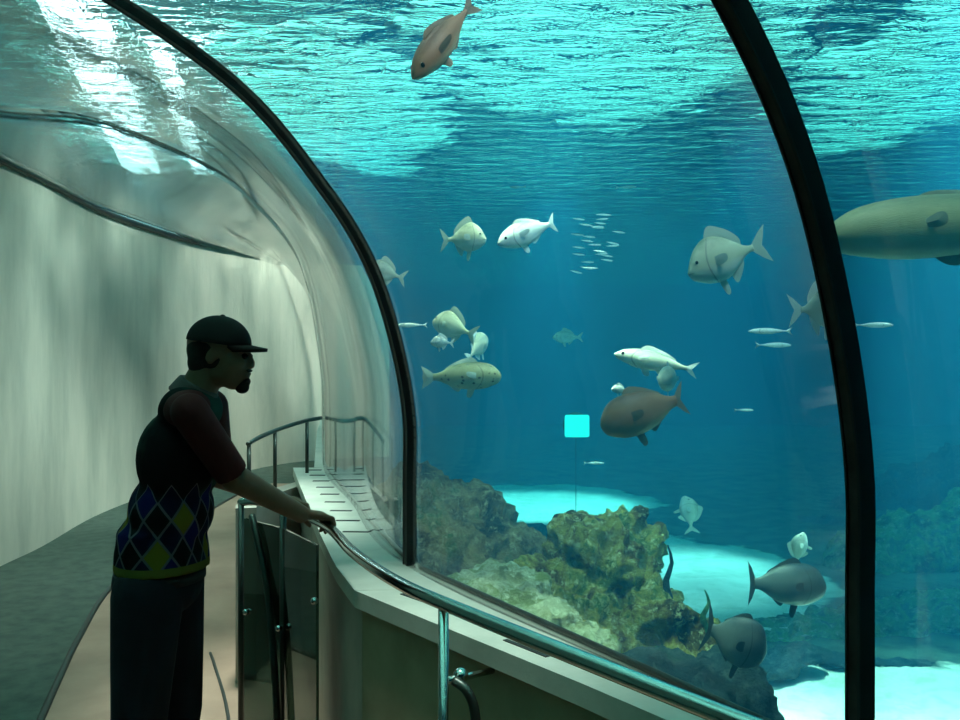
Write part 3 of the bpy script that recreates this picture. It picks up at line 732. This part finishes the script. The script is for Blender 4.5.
man = empty('person', (-.97,2.86,0))
tag(man, 'man in dark cap and argyle vest leaning on the handrail, looking at the fish', 'person')
J = dict(pel=(-.985,2.86,.93), wst=(-.965,2.86,1.05), bel=(-.945,2.86,1.14), che=(-.915,2.86,1.30), shc=(-.878,2.86,1.450), nek=(-.855,2.86,1.515),
         hea=(-.797,2.86,1.618),
         rsh=(-.835,2.685,1.450), rel=(-.735,2.80,1.245), rwr=(-.575,3.00,1.105),
         lsh=(-.875,3.035,1.450), lel=(-.90,3.22,1.20), lwr=(-.735,3.345,1.105),
         rhi=(-.985,2.765,.90), rkn=(-1.005,2.745,.50), ran=(-1.07,2.75,.09),
         lhi=(-.98,2.955,.90), lkn=(-.965,2.975,.50), lan=(-1.03,2.98,.09))
J = {k_: Vector(v) for k_, v in J.items()}
Ry = lambda a: Matrix.Rotation(math.radians(a), 3, 'Y')
def head_bm(bm, c):
    R = Ry(6)
    def e(dx, dy, dz, r): ell(bm, c+R@Vector((dx,dy,dz)), r, R, 20, 14)
    e(-.012,0,.028,(.092,.074,.088))            # skull
    e(.035,0,-.015,(.058,.060,.085))            # face
    e(.048,0,-.075,(.034,.036,.030))            # jaw, chin
    e(.012,0,-.055,(.055,.054,.045))
    for s in (-1,1):
        e(-.008,s*.070,-.008,(.016,.008,.026))  # ears
        e(.070,s*.030,-.018,(.020,.022,.018))   # cheeks
        e(.078,s*.030,.022,(.014,.022,.008))    # brow
    tube_bm(bm, [c+R@Vector((.083,0,.015)), c+R@Vector((.093,0,-.006)), c+R@Vector((.102,0,-.022))], [.009,.011,.012], 10)
    e(.099,0,-.026,(.011,.016,.009))            # nose tip
    e(.090,0,-.050,(.012,.024,.0065)); e(.086,0,-.063,(.012,.022,.007))   # lips
def hand_bm(bm, wr, d, nrm, spread=1):
    """palm over the rail, fingers curling down the far side. d: hand direction, nrm: up"""
    d = Vector(d).normalized(); up = Vector(nrm); side = d.cross(up).normalized(); up = side.cross(d).normalized()
    R = Matrix((d, side, up)).transposed()
    ell(bm, wr+d*.035, (.045,.034,.017), R, 16, 10); ell(bm, wr+d*.062, (.036,.040,.016), R, 16, 10)
    for i, (L, so) in enumerate(((.070,-.030),(.078,-.010),(.073,.011),(.058,.031))):
        p = wr+d*.085+side*so
        q = p+d*L*.42-up*.008; r_ = q+d*L*.16-up*L*.34; t = r_-d*L*.12-up*L*.26
        for a, b, ra, rb in ((p-d*.03,q,.0105,.0095),(q,r_,.0095,.0088),(r_,t,.0088,.0075)): cone(bm, a, b, ra, rb, 10)
    a = wr+d*.025+side*(-.032*spread); b = a+d*.030+side*(-.022*spread)-up*.012; c = b+d*.030-up*.022+side*(.004*spread)
    cone(bm, a, b, .0135, .0115, 10); cone(bm, b, c, .0115, .009, 10)
bm = bmesh.new()
ell(bm, J['pel'], (.115,.155,.11)); ell(bm, J['wst'], (.10,.14,.11)); ell(bm, J['bel'], (.105,.14,.12)); ell(bm, J['che'], (.108,.155,.15))
ell(bm, J['shc'], (.075,.165,.07))
cone(bm, J['nek']-Vector((.02,0,.03)), J['nek']+Vector((.03,0,.07)), .058, .052)
head_bm(bm, J['hea'])
for s in 'rl':
    cone(bm, J[s+'sh'], J[s+'el'], .047, .038); cone(bm, J[s+'el'], J[s+'wr'], .043, .029)
    cone(bm, J[s+'hi'], J[s+'kn'], .082, .055); cone(bm, J[s+'kn'], J[s+'an'], .055, .038)
    f0 = J[s+'an']; cone(bm, f0+Vector((-.03,0,-.045)), f0+Vector((.13,.01,-.055)), .032, .026)
hand_bm(bm, J['rwr'], (.60,.74,-.18), (0,.1,1), 1)
hand_bm(bm, J['lwr'], (.93,.25,-.18), (0,.1,1), -1)
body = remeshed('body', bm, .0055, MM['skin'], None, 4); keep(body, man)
# eyes
for s in (-1,1):
    bm = bmesh.new(); ell(bm, J['hea']+Ry(6)@Vector((.083,s*.030,.002)), (.011,.012,.010), seg=12, rings=8); keep(from_bm('eye', bm, FM['eye'], None, True), man)
# hair, goatee, cap
bm = bmesh.new(); c = J['hea']; R = Ry(6)
ell(bm, c+R@Vector((-.022,0,.010)), (.080,.076,.075), R); ell(bm, c+R@Vector((-.048,0,-.03)), (.047,.060,.048), R)
keep(remeshed('hair', bm, .006, MM['hair'], None, 3), man)
bm = bmesh.new(); ell(bm, c+R@Vector((.078,0,-.094)), (.022,.024,.020), R); ell(bm, c+R@Vector((.092,0,-.075)), (.010,.022,.012), R); ell(bm, c+R@Vector((.095,0,-.041)), (.009,.026,.005), R)
keep(remeshed('goatee', bm, .004, MM['hair'], None, 2), man)
cap = empty('cap', c)
cap.parent = man; cap.location = c-man.location
bm = bmesh.new()
R2 = Ry(8)
bmesh.ops.create_uvsphere(bm, u_segments=32, v_segments=20, radius=1, matrix=Matrix.Translation(R2@Vector((-.008,0,.032)))@R2.to_4x4()@Matrix.Diagonal((.099,.086,.086,1)))
geo = [v for v in bm.verts if (R2.inverted()@v.co).z < .022]
bmesh.ops.delete(bm, geom=geo, context='VERTS')
ell(bm, R2@Vector((-.008,0,.117)), (.008,.008,.005), seg=10, rings=6)
o = from_bm('crown', bm, MM['cap'], cap, True); sm_ = o.modifiers.new('t','SOLIDIFY'); sm_.thickness = .004
v = []; f = []; nb = 16
for i in range(nb+1):
    a = math.radians(-62+124*i/nb)
    for r_, dz in ((0,0),(1,1)):
        xi = .090*math.cos(a)-.004; yi = .082*math.sin(a)
        xo = xi+(.052*max(0,math.cos(a*1.2))+.004); yo = yi*.98
        x, y = (xi, yi) if r_ == 0 else (xo, yo)
        z = .036-1.2*(y*y)*(1 if r_ == 0 else 2.2)-(0 if r_ == 0 else .004)
        v += [(x,y,z+.005),(x,y,z-.005)]
for i in range(nb):
    a = i*4; b = a+4
    f += [(a,a+2,b+2,b),(a+1,b+1,b+3,a+3),(a+2,a+3,b+3,b+2),(a,b,b+1,a+1)]
f += [(0,1,3,2),(nb*4,nb*4+2,nb*4+3,nb*4+1)]
from_py('brim', [R2@Vector(p) for p in v], f, MM['cap'], cap, True)
# shirt: sleeves to the elbow and collar
bm = bmesh.new()
ell(bm, J['che'], (.109,.150,.14)); ell(bm, J['shc'], (.078,.172,.072)); ell(bm, J['bel'], (.106,.141,.10))
for s in 'rl':
    sh, el = J[s+'sh'], J[s+'el']; e = sh.lerp(el, .93)
    cone(bm, sh, sh.lerp(el,.5), .056, .053); tube_bm(bm, [sh.lerp(el,.4), e], [.054,.051], 16)
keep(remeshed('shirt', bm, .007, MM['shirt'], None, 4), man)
bm = bmesh.new(); cn = J['nek']
tube_bm(bm, [cn+Vector((-.03,0,-.035)), cn+Vector((-.005,0,.012))], [.078,.064], 20); keep(remeshed('collar', bm, .006, MM['collar'], None, 2), man)
# vest
bm = bmesh.new()
ell(bm, J['che']+Vector((-.004,0,0)), (.124,.172,.155)); ell(bm, J['bel'], (.124,.168,.13)); ell(bm, J['wst']+Vector((-.008,0,.01)), (.126,.166,.10))
ell(bm, J['shc']+Vector((-.008,0,-.004)), (.090,.150,.082))
hemr = []
for zz, rx, ry in ((-.085,.138,.175),(-.04,.136,.172),(.0,.130,.168),(.04,.126,.166)):
    hemr.append([bm.verts.new(J['wst']+Vector((-.008+rx*math.cos(a), ry*math.sin(a), zz))) for a in [2*math.pi*q_/28 for q_ in range(28)]])
for ra, rb in zip(hemr, hemr[1:]):
    for q_ in range(28): bm.faces.new((ra[q_], ra[(q_+1)%28], rb[(q_+1)%28], rb[q_]))
bm.faces.new(hemr[0][::-1]); bm.faces.new(hemr[-1])
for v_ in bm.verts:
    pass
vest = remeshed('vest', bm, .007, MM['vest'], None, 5)
bm = bmesh.new(); bm.from_mesh(vest.data)
o_ = Vector((-.95,2.86,.975))
for v_ in bm.verts:
    v_.co -= o_
bm.to_mesh(vest.data); bm.free(); vest.parent = man; vest.location = o_-man.location
# trousers, belt, shoes
bm = bmesh.new()
ell(bm, J['pel']+Vector((0,0,-.005)), (.132,.172,.115)); tube_bm(bm, [J['pel']+Vector((.0,0,.0)), J['wst']+Vector((-.01,0,-.03))], [.130,.128], 24)
for s in 'rl':
    cone(bm, J[s+'hi'], J[s+'kn'], .105, .078); tube_bm(bm, [J[s+'kn'], J[s+'an']+Vector((0,0,-.02))], [.078,.066], 18)
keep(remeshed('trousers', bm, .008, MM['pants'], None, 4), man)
bm = bmesh.new(); br = [[bm.verts.new(J['pel']+Vector((.006+.131*math.cos(a), .168*math.sin(a), zz))) for a in [2*math.pi*q_/32 for q_ in range(32)]] for zz in (.0,.032)]
for q_ in range(32): bm.faces.new((br[0][q_], br[0][(q_+1)%32], br[1][(q_+1)%32], br[1][q_]))
bm.faces.new(br[0][::-1]); bm.faces.new(br[1])
keep(from_bm('belt', bm, MM['belt'], None, True), man)
for s in 'rl':
    bm = bmesh.new(); f0 = J[s+'an']
    cone(bm, f0+Vector((-.035,0,-.045)), f0+Vector((.05,0,-.045)), .042, .042); cone(bm, f0+Vector((.05,0,-.05)), f0+Vector((.15,.01,-.058)), .042, .030)
    sh_ = remeshed('shoe', bm, .007, MM['shoe'], None, 3)
    for v_ in sh_.data.vertices:
        if v_.co.z < .013: v_.co.z = .013
    keep(sh_, man)

# ---------------------------------------------------------------- light
w = bpy.data.worlds.new('sky'); C.world = w; w.use_nodes = True
bg = w.node_tree.nodes['Background']; bg.inputs[0].default_value = (.30,1,.84,1); bg.inputs[1].default_value = 2.0
def spot(name, loc, tgt, energy, size, blend=.5, col=(1,1,1), rad=.3):
    l = bpy.data.lights.new(name, 'SPOT'); l.energy = energy; l.spot_size = math.radians(size); l.spot_blend = blend; l.color = col; l.shadow_soft_size = rad
    o = bpy.data.objects.new(name, l); COL.objects.link(o); o.location = loc
    o.rotation_euler = (Vector(tgt)-Vector(loc)).to_track_quat('-Z','Y').to_euler(); return o
spot('tank_fill', (4.0,11.5,6.6), (2.7,12.2,BED), 20000, 26)  # unseen lamps added over the tank, each brightening one area
spot('tank_fill', (1.5,17,6.6), (1.2,18,BED), 22000, 30)
spot('tank_fill', (4.2,7.0,6.6), (4.2,7.2,BED), 62000, 34, .5, (1,.88,.72))
spot('tank_fill', (.0,5.4,6.6), (.8,6.7,-.3), 36000, 31, .6, (1,.88,.60))
spot('tank_fill', (2.2,3.2,6.4), (1.3,5.6,1.7), 6500, 70)
spot('wall_fill', (-1.0,11.5,6.4), (-3.2,13.8,1.5), 15000, 60, .9, (1,.97,.86))  # added lamps out of view, lifting the pale left wall
spot('wall_fill', (.8,8.5,6.4), (-3.9,9.6,1.5), 9500, 60, .9, (.95,1,.92))
spot('wall_fill', (.8,5.5,6.4), (-3.7,6.8,1.6), 3000, 50, .9, (.95,1,.92))
spot('ledge_fill', (-.5,2.2,6.4), (.06,2.55,.9), 3800, 17, .8, (1,1,.92))  # unseen lamps added to brighten the ledge
spot('ledge_fill', (-1.2,5.2,6.4), (-.72,4.5,.9), 6500, 24, .8, (1,1,.92))
spot('corridor_fill', (-3.4,6.4,6.4), (-2.3,6.2,0), 1800, 40, .9, (1,.97,.9))  # added overhead lamp, out of view, brightening the corridor floor
spot('reef_fill', (7.0,11,6.6), (6.6,12.0,-.5), 3200, 44, .7, (.9,1,.8))  # extra unseen lamp added to bring up the green reef

# ---------------------------------------------------------------- camera and view
cd = bpy.data.cameras.new('camera'); cam = bpy.data.objects.new('camera', cd); COL.objects.link(cam)
cam.location = (0,0,EYE); cam.rotation_euler = (math.radians(90),0,0); cd.sensor_width = 36; cd.lens = F/960*36; cd.clip_end = 100
C.camera = cam
C.view_settings.view_transform = 'Standard'; C.view_settings.look = 'None'; C.view_settings.exposure = 0; C.view_settings.gamma = 1
C.view_settings.use_curve_mapping = False
cy = C.cycles
cy.max_bounces = 8; cy.transparent_max_bounces = 24; cy.volume_bounces = 1; cy.diffuse_bounces = 3; cy.glossy_bounces = 4
cy.use_denoising = True; cy.caustics_reflective = False; cy.caustics_refractive = False
cy.sample_clamp_indirect = 4
